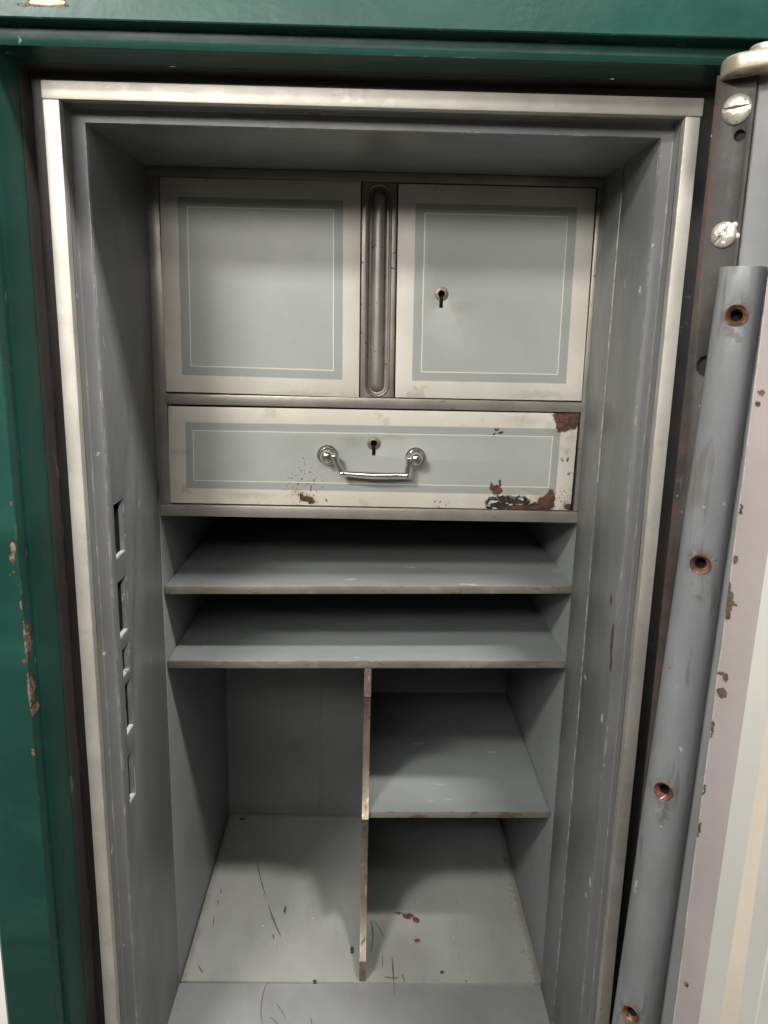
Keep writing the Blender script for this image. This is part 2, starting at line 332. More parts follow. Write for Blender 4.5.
# ------------------------------------------------------------------ bright steel rim and grey reveal
bm = bm_new()
box(bm, -.3, .3, 0, .012, -RW, 0)
def wavy_bar(x0, x1):
    n = 40; pts = []
    for i in range(n + 1):
        z = -RW - .0004 + (ZLOW + RW) * i / n
        w = .00035 * mnoise.noise(Vector((x0 * 9, z * 9, 0)))
        pts.append((x0 + w, x1 + w * .4 + .0003 * mnoise.noise(Vector((3 + x1, z * 16, 1))), z))
    rows = [[bm.verts.new(p) for p in ((a, 0, z), (b, 0, z), (b, .012, z), (a, .012, z))] for a, b, z in pts]
    for r, q in zip(rows, rows[1:]):
        for j in range(4): bm.faces.new((r[j], r[(j + 1) % 4], q[(j + 1) % 4], q[j]))
    bm.faces.new(rows[0]); bm.faces.new(rows[-1][::-1])
wavy_bar(-.3 + .0006, -.3 + RW); wavy_bar(.3 - RW, .3 - .0015)
part('steel_rim', bm, m_rim, safe, bevel=.0009)
bm = bm_new()
rv = [(.0122, 0, 0), (.0235, .0000, .0000), (.0245, -.0005, -.0005), (.0262, -.0007, -.0007), (.0280, -.0004, -.0004), (.0288, .0006, .0006), (.0290, .0016, .0016), (.0302, .95, .95), (.0312, .985, .985), (.0322, 1.0, 1.0)]
wl, wt, wr = XL - (-.3 + RW), -RW - ZC, (.3 - RW) - XR
sc = lambda v, w: v if v < .1 else v * (w - .0001)
sweep([(y, -.3 + RW - .0001 + sc(a, wl), -RW + .0001 - sc(a, wt), .3 - RW + .0001 - sc(a, wr)) for y, a, b in rv], ZLOW, bm)
part('rim_reveal', bm, m_reveal, safe, angle=24)

# ------------------------------------------------------------------ grey lining
slots = [(505, 560, 114, 124.3), (583, 640, 118, 127), (651, 678, 122, 130), (686, 737, 125, 133), (758, 805, 128, 134.5)]
bm = bm_new()
box(bm, XL - .03, XL, YA + .0004, YB - .0004, ZLOW, ZC + .004)
cut = bm_new(); pockets = []
for (y0, y1, xa, xb) in slots:
    a = atx(xa, y0, XL); b = atx(xa + 2, y1, XL); c = atx(xb, y0, XL)
    ya, yb = (a.y + b.y) / 2, c.y - .002
    box(cut, XL - .016, XL + .01, ya, yb, b.z, a.z); pockets.append((ya, yb, b.z, a.z))
wall = part('side_wall', bm, m_liner, safe, cut=cut, bevel=.0012, label='grey lining wall with five bolt slots')
m_pocket = mat('bolt_slot_paint', (.24, .25, .26), .4, mott=.2, mscale=30, bump=.08, layers=[(lambda k: k.ma('MULTIPLY', k.ss(k.vm('DOT_PRODUCT', k.n('NewGeometry').outputs['Normal'], (0, 0, 1)), .6, .8), k.ss(k.noise(60, 4), .3, .45)), (.7, .7, .68), .4, 0), (lambda k: speck_mask(k, 70, .66, .03), (.5, .5, .49), .4, 0)])  # upward slot faces coloured whiter to imitate light from above
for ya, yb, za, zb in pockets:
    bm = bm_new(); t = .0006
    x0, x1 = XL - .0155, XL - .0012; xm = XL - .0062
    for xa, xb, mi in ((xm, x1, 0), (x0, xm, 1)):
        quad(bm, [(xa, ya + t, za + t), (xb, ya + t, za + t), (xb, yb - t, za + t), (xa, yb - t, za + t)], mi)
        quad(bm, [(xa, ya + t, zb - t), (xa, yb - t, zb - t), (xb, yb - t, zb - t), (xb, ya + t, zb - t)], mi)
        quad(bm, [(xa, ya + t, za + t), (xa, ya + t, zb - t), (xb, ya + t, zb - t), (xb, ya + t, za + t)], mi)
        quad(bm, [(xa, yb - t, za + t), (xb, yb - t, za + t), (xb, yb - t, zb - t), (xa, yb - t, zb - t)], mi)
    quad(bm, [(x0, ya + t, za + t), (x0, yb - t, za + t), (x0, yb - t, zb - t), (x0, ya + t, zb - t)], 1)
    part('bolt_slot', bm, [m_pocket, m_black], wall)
bm = bm_new()
yg = .5 * (atx(618, 240, XR).y + atx(561, 900, XR).y)
box(bm, XR, XR + .03, YA + .0004, yg - .006, ZLOW, ZC + .004)
box(bm, XR + .0065, XR + .03, yg - .0062, yg + .0022, ZLOW, ZC + .004)
box(bm, XR + .0012, XR + .03, yg + .002, YB - .0004, ZLOW, ZC + .004)
part('side_wall', bm, m_liner, safe, bevel=.0012, label='grey lining wall with a long vertical groove')
bm = bm_new(); box(bm, XL - .028, XR + .028, YA + .0006, YC, ZC, ZC + .03)
part('lining_ceiling', bm, m_liner, safe, bevel=.0012)
bm = bm_new(); box(bm, XL + .0003, XR + .0006, YA + .0004, YB - .001, ZF - .03, ZF)
sill = bm
def ribbon(bm, pts, w, z, mi):
    P = [atz(x, y, z) for x, y in pts]
    # smooth the polyline
    Q = []
    for i in range(len(P) - 1):
        for t in (0, .25, .5, .75): 
            p0 = P[max(i - 1, 0)]; p1 = P[i]; p2 = P[i + 1]; p3 = P[min(i + 2, len(P) - 1)]
            Q.append(.5 * ((2 * p1) + (p2 - p0) * t + (2 * p0 - 5 * p1 + 4 * p2 - p3) * t * t + (3 * p1 - p0 - 3 * p2 + p3) * t ** 3))
    Q.append(P[-1]); L = []; w *= .72
    for i, p in enumerate(Q):
        d = (Q[min(i + 1, len(Q) - 1)] - Q[max(i - 1, 0)]).normalized(); s = Vector((-d.y, d.x, 0))
        f = math.sin(math.pi * (.12 + .8 * i / (len(Q) - 1))) * (.75 + .5 * random.random())
        L.append((bm.verts.new(p + s * w * f), bm.verts.new(p - s * w * f)))
    for a, b in zip(L, L[1:]): bm.faces.new((a[0], a[1], b[1], b[0])).material_index = mi
m_scratch = mat('dark_scratch', (.115, .112, .102), .65)
zs = ZF + .0004
for pts, w in [([(280, 974), (268, 982), (263, 995), (261, 1012), (263, 1028)], .0011), ([(276, 1003), (281, 1010), (286, 1019)], .0008), ([(270, 1017), (276, 1022), (280, 1028)], .001), ([(311, 1017), (312, 1028)], .0008), ([(394, 985), (394, 996)], .0008)]:
    ribbon(sill, pts, w, zs, 1)
part('lining_floor', sill, [m_sill, m_scratch], safe)
# compartment shell behind the cabinet front
bm = bm_new()
box(bm, XL - .03, XL + .0008, YB - .0004, YC, ZLOW, -.43)
part('compartment_wall', bm, m_comp, safe, bevel=.0008)
bm = bm_new()
box(bm, XRC, XRC + .03, YB - .0002, YC, ZLOW, -.43)
part('compartment_wall', bm, m_comp, safe, bevel=.0008)
bm = bm_new(); box(bm, XL - .02, XRC + .02, YC + .0005, YC + .03, ZLOW, ZC)
zq = aty(500, 672, YC)
box(bm, aty(320, 740, YC).x, aty(372, 740, YC).x, YC - .0035, YC + .001, ZF + .0034, -.672)
part('back_wall', bm, m_back, safe, bevel=.001)
bm = bm_new(); box(bm, XL + .0026, XRC - .0004, YB, YC, ZF - .02, ZF + .003)
zs = ZF + .0034
for pts, w in [([(257, 862), (261, 880), (266, 897)], .0014), ([(268, 904), (274, 921), (281, 937)], .0018), ([(392, 957), (393, 970), (394, 985)], .0014), ([(384, 977), (395, 978), (399, 977)], .0018),
               ([(221, 888), (221, 894)], .0014), ([(218, 900), (218, 905)], .0016), ([(214, 916), (213, 928)], .001), ([(273, 934), (274, 940)], .0014), ([(371, 920), (373, 936), (371, 952)], .0016), ([(374, 920), (386, 940)], .0008), ([(383, 955), (382, 968)], .001), ([(402, 974), (405, 982)], .0014), ([(198, 965), (203, 973)], .0016), ([(286, 906), (285, 915)], .0016)]:
    ribbon(bm, pts, w, zs, 1)
part('compartment_floor', bm, [m_floor, m_scratch], safe)

# ------------------------------------------------------------------ cabinet: frame, cupboards, drawer
def B(px, py, dy=0): return aty(px, py, YB + dy)
def slab(bm, TL, TR, BR, BL, depth, mi=0, front=None):
    o = Vector((0, depth, 0)); hexa(bm, [TL, TR, BR, BL, TL + o, TR + o, BR + o, BL + o], mi, front)
bm = bm_new()
TLo = Vector((XL + .0004, YB, ZC - .0006)); TRo = Vector((B(606, 176).x, YB, ZC - .0006))
dl, dr = B(158, 176), B(598, 188)
pb = B(162, 505); pbr = B(580, 511); 
ml0, ml1 = B(165, 393.5), B(167, 404); mr0, mr1 = B(582, 402.5), B(580, 412.5)
bl0, bl1 = B(169, 504), B(163, 515.5); br0, br1 = B(572, 511.5), B(579, 520)
zt = min(dl.z, dr.z)
box(bm, TLo.x, TRo.x, YB, YB + .02, dl.z, ZC - .0006)                                      # top bar
box(bm, TLo.x, dl.x, YB + .0003, YB + .02, bl0.z, dl.z - .0004)                              # posts
box(bm, max(B(596.5, 188.5).x, B(581.5, 401).x, B(579, 413.5).x) + .0009, TRo.x, YB + .0003, YB + .02, bl0.z, dl.z - .0004)
slab(bm, ml0 + Vector((-.003, -.0006, 0)), mr0 + Vector((.0035, -.0006, 0)), mr1 + Vector((.0035, -.0006, 0)), ml1 + Vector((-.003, -.0006, 0)), .02)
zb0, zb1 = bl0.z - .0005, bl1.z
box(bm, TLo.x + .001, TRo.x, YB - .0012, YB + .36, zb1, zb0)                                # bottom bar and the cabinet's floor
part('cabinet_frame', bm, m_frame, safe, bevel=.0007)
bm = bm_new(); box(bm, XL + .003, TRo.x - .001, YB + .021, YB + .03, zb0 + .001, ZC - .002)
part('cabinet_backing', bm, m_black, safe)

def ring_panel(TL, TR, BR, BL, insets, depth):
    """painted front: nested bands; insets = [(dx, dz, material)], outermost first"""
    bm = bm_new(); n = len(insets)
    def ins(dx, dz):
        ux = (TR - TL).normalized(); vz = (TL - BL).normalized(); ub = (BR - BL).normalized(); vr = (TR - BR).normalized()
        return [TL + ux * dx - vz * dz, TR - ux * dx - vr * dz, BR - ub * dx + vr * dz, BL + ub * dx + vz * dz]
    K = 22; loops = []
    for q, (dx, dz, _) in enumerate(insets):
        c4 = ins(dx, dz); row = []
        for j in range(4):
            a, b = c4[j], c4[(j + 1) % 4]; nr = Vector((0, 0, 1)) if j % 2 == 0 else Vector((1, 0, 0))
            for t in range(K):
                p = a.lerp(b, t / K)
                if q and t: p = p + nr * (.0003 * mnoise.noise(Vector((p.x * 45, p.z * 45, min(q, 2) * 7 + TL.x * 50))) + (.00022 * mnoise.noise(p * 90) if q > 1 else 0))
                row.append(bm.verts.new(p))
        loops.append(row)
    M4 = 4 * K
    for i in range(n - 1):
        for j in range(M4):
            f = bm.faces.new((loops[i][j], loops[i + 1][j], loops[i + 1][(j + 1) % M4], loops[i][(j + 1) % M4])); f.material_index = insets[i][2]
    f = bm.faces.new(loops[-1][::-1]); f.material_index = insets[-1][2]
    back = [bm.verts.new(v.co + Vector((0, depth, 0))) for v in loops[0]]
    for j in range(M4):
        f = bm.faces.new((loops[0][j], loops[0][(j + 1) % M4], back[(j + 1) % M4], back[j])); f.material_index = 4
    bm.faces.new(back).material_index = 4
    return bm
PM = [m_cream, m_band, m_line, m_field, m_side]
def keyhole_cut(c, r, sw, sl):
    cut = bm_new(); n = 24
    poly = []
    a0 = math.asin(min(1, sw / r))
    for i in range(n + 1):
        a = -math.pi / 2 + a0 + (2 * math.pi - 2 * a0) * i / n
        poly.append(c + Vector((r * math.cos(a), -.01, r * math.sin(a))))
    poly += [c + Vector((-sw, -.01, -sl)), c + Vector((sw, -.01, -sl))]
    prism(cut, poly, (0, .024, 0), 4); return cut
def escutcheon(c, parent, sl):
    bm = bm_new(); lathe(bm, c + Vector((0, .001, 0)), (0, -1, 0), [(0, 0), (.0088, 0), (.0088, .0012), (.0078, .0013), (.0076, .0009), (.0074, .0016), (.0062, .0020), (0, .0020)], 36)
    part('escutcheon', bm, m_brass, parent, cut=keyhole_cut(c, .0044, .0021, sl))
DY = .0012
cfg = [(0, 0, 0), (.0212, .0215, 1), (.0320, .0322, 2), (.0333, .0335, 3)]
l = ring_panel(B(159.2, 177, DY), B(361, 181.5, DY), B(359, 397.5, DY), B(165.5, 391.5, DY), cfg, .018)
part('cupboard_door', l, PM, safe, bevel=.0006, label='cream cupboard door with grey panel and no keyhole')
kc = B(441.5, 294, DY)
r_ = ring_panel(B(398.5, 183.5, DY), B(596.5, 188.5, DY), B(581.5, 401, DY), B(395, 397.5, DY), cfg, .018)
rd = part('cupboard_door', r_, PM, safe, bevel=.0006, cut=keyhole_cut(kc, .0044, .0021, .0165), label='cream cupboard door with a small keyhole in its grey panel')
escutcheon(kc, rd, .0165)
kd = B(374, 443.5, DY)
dcfg = [(0, 0, 0), (.0215, .0200, 1), (.0308, .0298, 2), (.0320, .0310, 3)]
d_ = ring_panel(B(167.8, 406, DY), B(579, 413.5, DY), B(570.5, 510.5, DY), B(170, 502.8, DY), dcfg, .018)
drawer = part('drawer', d_, PM, safe, bevel=.0006, cut=keyhole_cut(kd, .0044, .0021, .0155), label='cream drawer front with rust patches and nickel bail handle')
escutcheon(kd, drawer, .0155)
# bail handle
h1, h2 = B(327.5, 455, DY), B(415.5, 457.5, DY)
for h in (h1, h2):
    bm = bm_new()
    lathe(bm, h, (0, -1, 0), [(.0134, 0), (.0134, .0020), (.0122, .0031), (.0104, .0026), (.0078, .0040), (.0066, .0060), (.0060, .0085), (.0068, .0105), (.0080, .0125), (.0085, .0150), (.0078, .0180), (.0056, .0202), (.0028, .0212), (0, .0215)], 32)
    part('handle_rosette', bm, m_chrome, drawer)
bm = bm_new()
fo = -.0150
a1, a2 = h1 + Vector((.0075, fo, .0005)), h2 + Vector((-.0075, fo, .0005))
e1, e2 = aty(343, 473.5, YB + fo), aty(406, 475.5, YB + fo)
for a, e in ((a1, e1), (a2, e2)):
    s = 1 if e is e1 else -1
    tube(bm, [a + Vector((-.004 * s, 0, .0003)), a + Vector((.0035 * s, 0, 0)), ], [.0044, .0042], 14)
    tube(bm, [a + Vector((.002 * s, 0, .001)), a.lerp(e, .4), e + Vector((.0003 * s, 0, -.001))], [.0042, .0036, .0042], 14)
    lathe(bm, e + Vector((-.003 * s, 0, 0)), (1 * s, 0, 0), [(0, -.0012), (.0044, 0), (.0050, .002), (.0044, .005), (.0038, .006)], 18)
tube(bm, [e1, e1.lerp(e2, .08), e1.lerp(e2, .3) + Vector((0, -.001, -.0006)), e1.lerp(e2, .5) + Vector((0, -.0014, -.0009)), e1.lerp(e2, .7) + Vector((0, -.001, -.0006)), e1.lerp(e2, .92), e2], [.0046, .0040, .0045, .0048, .0045, .0040, .0046], 18)
part('bail_handle', bm, m_chrome, drawer)

# fluted post between the cupboard doors
bm = bm_new()
TL, TR, BR, BL = B(361.8, 181.5, .0022), B(397.6, 183, .0022), B(394, 398, .0022), B(360, 397.5, .0022)
slab(bm, TL, TR, BR, BL, .017)
cut = bm_new()
def stadium(cx0, z1, cx1, z0, r, y, n=12):
    P = [Vector((cx0 + r * math.cos(a), y, z1 + r * math.sin(a))) for a in [math.pi * i / n for i in range(n + 1)]]
    P += [Vector((cx1 + r * math.cos(a), y, z0 + r * math.sin(a))) for a in [math.pi + math.pi * i / n for i in range(n + 1)]]
    return P
ct, cb = B(379.5, 197), B(376.8, 385)
prism(cut, stadium(ct.x, ct.z, cb.x, cb.z, .0128, YB - .01), (0, .0222, 0))
post = part('fluted_post', bm, m_pil, safe, cut=cut, bevel=.0014, seg=3)
bm = bm_new(); n = 10; seg = 16; rr = .0092; rings = []
for i in range(n + 1):
    a = math.pi / 2 * (1 - i / n); rings.append((ct.x, ct.z + rr * math.sin(a), rr * math.cos(a)))
for i in range(n + 1):
    a = math.pi / 2 * (i / n); rings.append((cb.x, cb.z - rr * math.sin(a), rr * math.cos(a)))
V = []
for x, z, r in rings:
    V.append([bm.verts.new((x + r * math.cos(math.pi * j / seg), YB + .012 - max(r, 1e-5) * math.sin(math.pi * j / seg), z)) for j in range(seg + 1)])
for a, b in zip(V, V[1:]):
    for j in range(seg): bm.faces.new((a[j], a[j + 1], b[j + 1], b[j]))
bmesh.ops.remove_doubles(bm, verts=bm.verts[:], dist=1e-5)
part('half_round', bm, m_pil, post)
bm = bm_new()          # thin raised bead round the recess
o = stadium(ct.x, ct.z, cb.x, cb.z, .0160, YB + .0016, 12); i_ = stadium(ct.x, ct.z, cb.x, cb.z, .0140, YB + .0016, 12); m_ = stadium(ct.x, ct.z, cb.x, cb.z, .0150, YB + .0004, 12)
lo = [bm.verts.new(p + Vector((0, .0008, 0))) for p in o]; mi_ = [bm.verts.new(p) for p in m_]; li = [bm.verts.new(p + Vector((0, .0008, 0))) for p in i_]
for q, w in ((lo, mi_), (mi_, li)):
    for j in range(len(q)): bm.faces.new((q[j], q[(j + 1) % len(q)], w[(j + 1) % len(q)], w[j]))
part('bead', bm, m_pil, post)

# ------------------------------------------------------------------ shelves and divider
def shelf(name, tl, tr, th, y0, y1, mats, x0=None, x1=None, label=None):
    TL, TR = aty(*tl, y0), aty(*tr, y0)
    s = (TR.z - TL.z) / (TR.x - TL.x)
    if x0 is not None: TL = Vector((x0, y0, TL.z + s * (x0 - TL.x)))
    if x1 is not None: TR = Vector((x1, y0, TR.z + s * (x1 - TR.x)))
    bm = bm_new(); N_ = 30; rows = []
    for i in range(N_ + 1):
        t = i / N_; p = TL.lerp(TR, t)
        w = .0005 * mnoise.noise(Vector((p.x * 30, p.z * 50, 2))) + .0003 * mnoise.noise(Vector((p.x * 110, p.z * 50, 5)))
        rows.append([bm.verts.new(q) for q in ((p.x, y0 + w, p.z), (p.x, y0 + w, p.z - th), (p.x, y1, p.z - th), (p.x, y1, p.z))])
    for a, b in zip(rows, rows[1:]):
        for j in range(4): bm.faces.new((a[j], a[(j + 1) % 4], b[(j + 1) % 4], b[j])).material_index = 1 if j == 0 else 0
    bm.faces.new(rows[0]); bm.faces.new(rows[-1][::-1])
    return part(name, bm, mats, safe, bevel=.0008, label=label), TL, TR
xa, xb = XL + .0026, XRC - .0006
shelf('shelf', (165, 586), (573, 585.5), .0116, YB + .0006, YC - .001, [m_shelf, m_edge], xa, xb)
_, s2l, s2r = shelf('shelf', (168, 660.5), (569, 660.5), .0116, YB + .0006, YC - .001, [m_shelf, m_edge], xa, xb)
xd0, xd1 = B(363, 690).x, B(372, 690).x
xdb0, xdb1 = B(359, 975).x, B(366, 975).x
YS = YB + .03
_, s3l, s3r = shelf('small_shelf', (370, 811.5), (547, 811.5), .0108, YS, YC - .001, [m_shelf, m_edge_rust], .5 * (xd0 + xd1) + .004, xb)
# scalloped divider
zt_ = s2l.z + (s2r.z - s2l.z) * .5 - .0122; zb_ = ZF + .0032
z_tab = B(366, 697).z; z_c = s3l.z - .004; z_tab2 = B(363, 962).z
pf = [(YB + .001, zt_), (YB + .001, z_tab)]
def scallop(z0, y0, z1, y1, sag, n=22):
    o = []
    for i in range(1, n):
        t = i / n; o.append((y0 + (y1 - y0) * t + sag * (math.sin(math.pi * t) ** .75), z0 + (z1 - z0) * t))
    return o
pf += scallop(z_tab, YB + .004, z_c, YS - .014, .05) + [(YS - .014, z_c)] + scallop(z_c, YS - .014, z_tab2, YB + .004, .06) + [(YB + .001, z_tab2), (YB + .001, zb_)]
cxd = .5 * (xd0 + xd1); hw = .0048
bm = bm_new()
def dx(z): t = (zt_ - z) / (zt_ - zb_); return cxd * (1 - t) + (.5 * (xdb0 + xdb1)) * t
L = [bm.verts.new((dx(z) - hw, y, z)) for y, z in pf]; Rr = [bm.verts.new((dx(z) + hw, y, z)) for y, z in pf]
Lb = [bm.verts.new((dx(z) - hw, YC - .001, z)) for y, z in pf]; Rb = [bm.verts.new((dx(z) + hw, YC - .001, z)) for y, z in pf]
for i in range(len(pf) - 1):
    bm.faces.new((L[i], Rr[i], Rr[i + 1], L[i + 1])).material_index = 1
    bm.faces.new((L[i], L[i + 1], Lb[i + 1], Lb[i])); bm.faces.new((Rr[i], Rb[i], Rb[i + 1], Rr[i + 1]))
bm.faces.new((L[0], Lb[0], Rb[0], Rr[0])); bm.faces.new((L[-1], Rr[-1], Rb[-1], Lb[-1]))
part('divider', bm, [m_comp, m_div_edge], safe, angle=50)

# ------------------------------------------------------------------ the open door on its hinge side
TH = math.radians(40)
DU = Vector((math.cos(TH), -math.sin(TH), 0)); DN = Vector((-math.sin(TH), -math.cos(TH), 0)); DZ = Vector((0, 0, 1))
D0 = Vector((.2456, -.17, 0))
def D(px, py, n=0.): return atp(px, py, D0 + DN * n, DN)
def duz(p): q = p - D0; return q.dot(DU), p.z
def dp(u, n, z): return D0 + DU * u + DN * n + DZ * (z)
def dbox(bm, u0, u1, n0, n1, z0, z1, mi=0):
    hexa(bm, [dp(u0, n1, z1), dp(u1, n1, z1), dp(u1, n1, z0), dp(u0, n1, z0), dp(u0, n0, z1), dp(u1, n0, z1), dp(u1, n0, z0), dp(u0, n0, z0)], mi)
m_doorbase = mat('door_grey_paint', (.24, .245, .25), .36, mott=.12, mscale=8, bump=.03, layers=[
    (lambda k: speck_mask(k, 60, .72, .02), (.14, .13, .12), .6, 0)])
def hole_grime(k):
    cs = []
    for px, py in ((736, 315.5), (700, 564.5), (663, 791), (630.5, 1014)):
        cs += [(D(px, py, .02), (.012, .012, .0115)), (D(px + .5, py + 16, .02), (.005, .012, .016))]
    return k.ma('MULTIPLY', ell_mask(k, cs, .010, 80, .5), k.ma('MULTIPLY', speck_mask(k, 110, .45, .12), .6))
m_bar = mat('bolt_bar_paint', (.215, .225, .235), .34, mott=.16, mscale=12, bump=.16, bscale=60, stretch=(1, 1, .4), rvar=.12, layers=[
    (lambda k: k.ma('MULTIPLY', speck_mask(k, 14, .48, .2, stretch=(1, 1, .35), off=(1, 1, 4)), .45), (.155, .155, .155), .5, 0),
    (lambda k: k.ma('MULTIPLY', speck_mask(k, 60, .6, .08, stretch=(1.6, 1.6, .2), off=(4, 1, 4)), .6), (.13, .115, .10), .6, 0),
    (lambda k: speck_mask(k, 55, .71, .02), (.38, .39, .39), .45, 0),
    (lambda k: speck_mask(k, 95, .725, .015, off=(3, 3, 0)), (.10, .075, .055), .6, 0),
    (hole_grime, (.075, .05, .036), .7, 0)])
def strap_rust(k):
    cs = []
    for y in range(90, 760, 30):
        x = 721 - (y - 80) * .1085
        cs.append((D(x + 1, y), (.0045, .0045, .02)))
    return ell_mask(k, cs, .009, 55, .5)
m_strap = mat('blackened_steel_strap', (.050, .046, .042), .55, .25, mott=.3, mscale=22, bump=.06, bscale=200, layers=[
    (strap_rust, (.085, .042, .032), .6, .1),
    (lambda k: speck_mask(k, 60, .66, .04, stretch=(1, 1, .3)), (.13, .12, .11), .5, .2),
    (lambda k: speck_mask(k, 150, .73, .01), (.5, .42, .36), .6, 0)])
m_hinge = mat('hinge_steel', (.50, .44, .34), .4, .6, mott=.16, mscale=30, bump=.05, bscale=220, layers=[
    (lambda k: speck_mask(k, 60, .64, .04), (.3, .25, .18), .5, .4)])
m_screw = mat('screw_steel', (.62, .58, .5), .35, .6, mott=.2, mscale=90, bump=.12, bscale=260, layers=[
    (lambda k: speck_mask(k, 150, .62, .03), (.3, .25, .19), .6, .3)])
m_copper = mat('copper_countersink', (.22, .10, .06), .45, .45, mott=.4, mscale=110, bump=.3, layers=[
    (lambda k: speck_mask(k, 130, .52, .1), (.085, .042, .028), .65, .2),
    (lambda k: speck_mask(k, 200, .64, .04, off=(2, 1, 7)), (.42, .22, .14), .35, .6)])
zt_d = D(721, 76).z; zlo = -1.34
u_gray0 = duz(D(757, 100))[0]
bm = bm_new(); dbox(bm, -.0008, .62, -.055, 0, zlo, zt_d)
door = part('safe_door', bm, m_doorbase, safe, bevel=.002, label='open safe door with grey bolt bar and cream lined inner panel')
bm = bm_new(); dbox(bm, -.0012, duz(D(757, 100))[0] , -.012, .0045, zlo + .05, zt_d - .0005)
cut = bm_new()
for px, py, r in ((739.5, 135.5, .0033), (706.5, 366, .0068)):
    lathe(cut, D(px, py, .0045) + DN * .004, -DN, [(0, 0), (r * 1.35, 0), (r * 1.15, .0045), (r, .006), (r, .0125), (0, .0125)], 22)
strap = part('hinge_strap', bm, m_strap, door, bevel=.0012, cut=cut)
for px, py, r in ((739.5, 135.5, .0033), (706.5, 366, .0068)):
    bm = bm_new(); lathe(bm, D(px, py, .0045) - DN * .0038, DN, [(r * 1.02, 0), (0, .0001)], 22); part('screw_hole', bm, m_black, door)
# slotted screws in the strap
def screw(px, py, r, ang, label=None):
    c = D(px, py, .0045)
    bm = bm_new()
    lathe(bm, c - DN * .0005, DN, [(r, 0), (r, .0014), (r * .93, .0026), (r * .75, .0036), (r * .4, .0043), (0, .0045)], 30)
    cut = bm_new(); a = DU * math.cos(ang) + DZ * math.sin(ang); b = DN.cross(a)
    w, ln = r * .15, r * 1.2; p0 = c + DN * .0018; p1 = c + DN * .009
    hexa(cut, [p1 - a * ln + b * w, p1 + a * ln + b * w, p1 + a * ln - b * w, p1 - a * ln - b * w, p0 - a * ln + b * w, p0 + a * ln + b * w, p0 + a * ln - b * w, p0 - a * ln - b * w])
    return part('slotted_screw', bm, m_screw, door, cut=cut, bevel=.0003, label=label)
screw(737, 109.5, .0102, math.radians(2)); screw(724, 235, .0092, math.radians(52))
bm = bm_new()           # paint splashed over the lower screw
for i in range(16):
    a = random.uniform(0, 6.28); q = random.uniform(.0, .011)
    c = D(724, 235, .0045) + DN * (.004 if q < .006 else .0012) + DU * math.cos(a) * q + DZ * math.sin(a) * q
    lathe(bm, c - DN * .0008, DN, [(random.uniform(.0009, .0022), 0), (.0008, .0009), (0, .0012)], 9)
m_splash = mat('dried_paint_splash', (.62, .58, .53), .4, mott=.2, mscale=60, layers=[(lambda k: speck_mask(k, 60, .58, .03), (.3, .06, .04), .6, 0)])
part('paint_splash', bm, m_splash, door)
# hinge plate and pin at the door's top
bm = bm_new(); pl = []
zp0 = D(721, 78, .012).z; zp1 = D(721, 60, .012).z
pu = duz(D(720.5, 70, .012))[0]
Rp = .036; c_u, c_n = pu + .0165, -.014
for i in range(25):
    a = math.pi / 2 + math.pi * i / 24
    pl.append(dp(c_u + .022 * math.cos(a), c_n + Rp * math.sin(a), zp0))
pl += [dp(c_u + .12, c_n - Rp, zp0), dp(c_u + .12, c_n + Rp, zp0)]
prism(bm, pl, (0, 0, zp1 - zp0))
part('hinge_plate', bm, m_hinge, door, bevel=.0018, seg=3)
bm = bm_new(); pc = D(768, 50, c_n + .004); 
lathe(bm, Vector((pc.x, pc.y, zp1 - .001)), (0, 0, 1), [(.0125, 0), (.0125, .004), (.0112, .005), (.0112, .0065), (.0120, .0075), (.0120, .0098), (.011, .0108), (0, .011)], 26)
part('hinge_pin', bm, m_screw, door)
# half-round bolt bar
nb = .004
top, bot = (D(720.5, 268, nb), D(766, 268, nb)), (D(612.5, 1024, nb), D(657.5, 1024, nb))
(ut0, ztp), (ut1, _) = duz(top[0]), duz(top[1]); (ub0, zbt), (ub1, _) = duz(bot[0]), duz(bot[1])
def bar_at(z):
    t = (ztp - z) / (ztp - zbt); return .5 * (ut0 + (ub0 - ut0) * t + ut1 + (ub1 - ut1) * t), .5 * ((ut1 + (ub1 - ut1) * t) - (ut0 + (ub0 - ut0) * t))
bm = bm_new(); rows = []; seg = 28
for i in range(31):
    z = ztp + (zlo + .05 - ztp) * i / 30
    c, r = bar_at(z)
    row = [bm.verts.new(dp(c + r, .0002, z))] + [bm.verts.new(dp(c + r * math.cos(math.pi * j / seg), nb + r * .86 * math.sin(math.pi * j / seg), z)) for j in range(seg + 1)] + [bm.verts.new(dp(c - r, .0002, z))]
    rows.append(row)
for a, b in zip(rows, rows[1:]):
    for j in range(len(a)): bm.faces.new((a[j], a[(j + 1) % len(a)], b[(j + 1) % len(a)], b[j]))
bm.faces.new(rows[0][::-1]); bm.faces.new(rows[-1])
cut = bm_new(); sinks = []
for px, py in ((736, 315.5), (700, 564.5), (663, 791), (630.5, 1014)):
    c, r = bar_at(D(px, py, .018).z)
    p = D(px, py, nb + r * .86); u, z = duz(p); cu = u - c
    s = math.asin(max(-1, min(1, cu / r))); nn = (DN * math.cos(s) + DU * math.sin(s)).normalized()
    surf = dp(c + r * math.sin(s), nb + r * .86 * math.cos(s), z)
    lathe(cut, surf + nn * .004, -nn, [(0, 0), (.0074, 0), (.0074, .0032), (.0044, .0075), (.0044, .018), (0, .018)], 24)
    sinks.append((surf, nn))
bar = part('bolt_bar', bm, m_bar, door, cut=cut, bevel=.0008, angle=40)
for surf, nn in sinks:
    bm = bm_new()
    lathe(bm, surf + nn * .0004, -nn, [(.0078, .0008), (.0076, -.0003), (.0068, .0002), (.0042, .0040)], 26)
    lathe(bm, surf - nn * .0036, -nn, [(.0042, 0), (.0041, .0092), (0, .0093)], 26, mi=1)
    part('countersunk_hole', bm, [m_copper, m_black], bar)
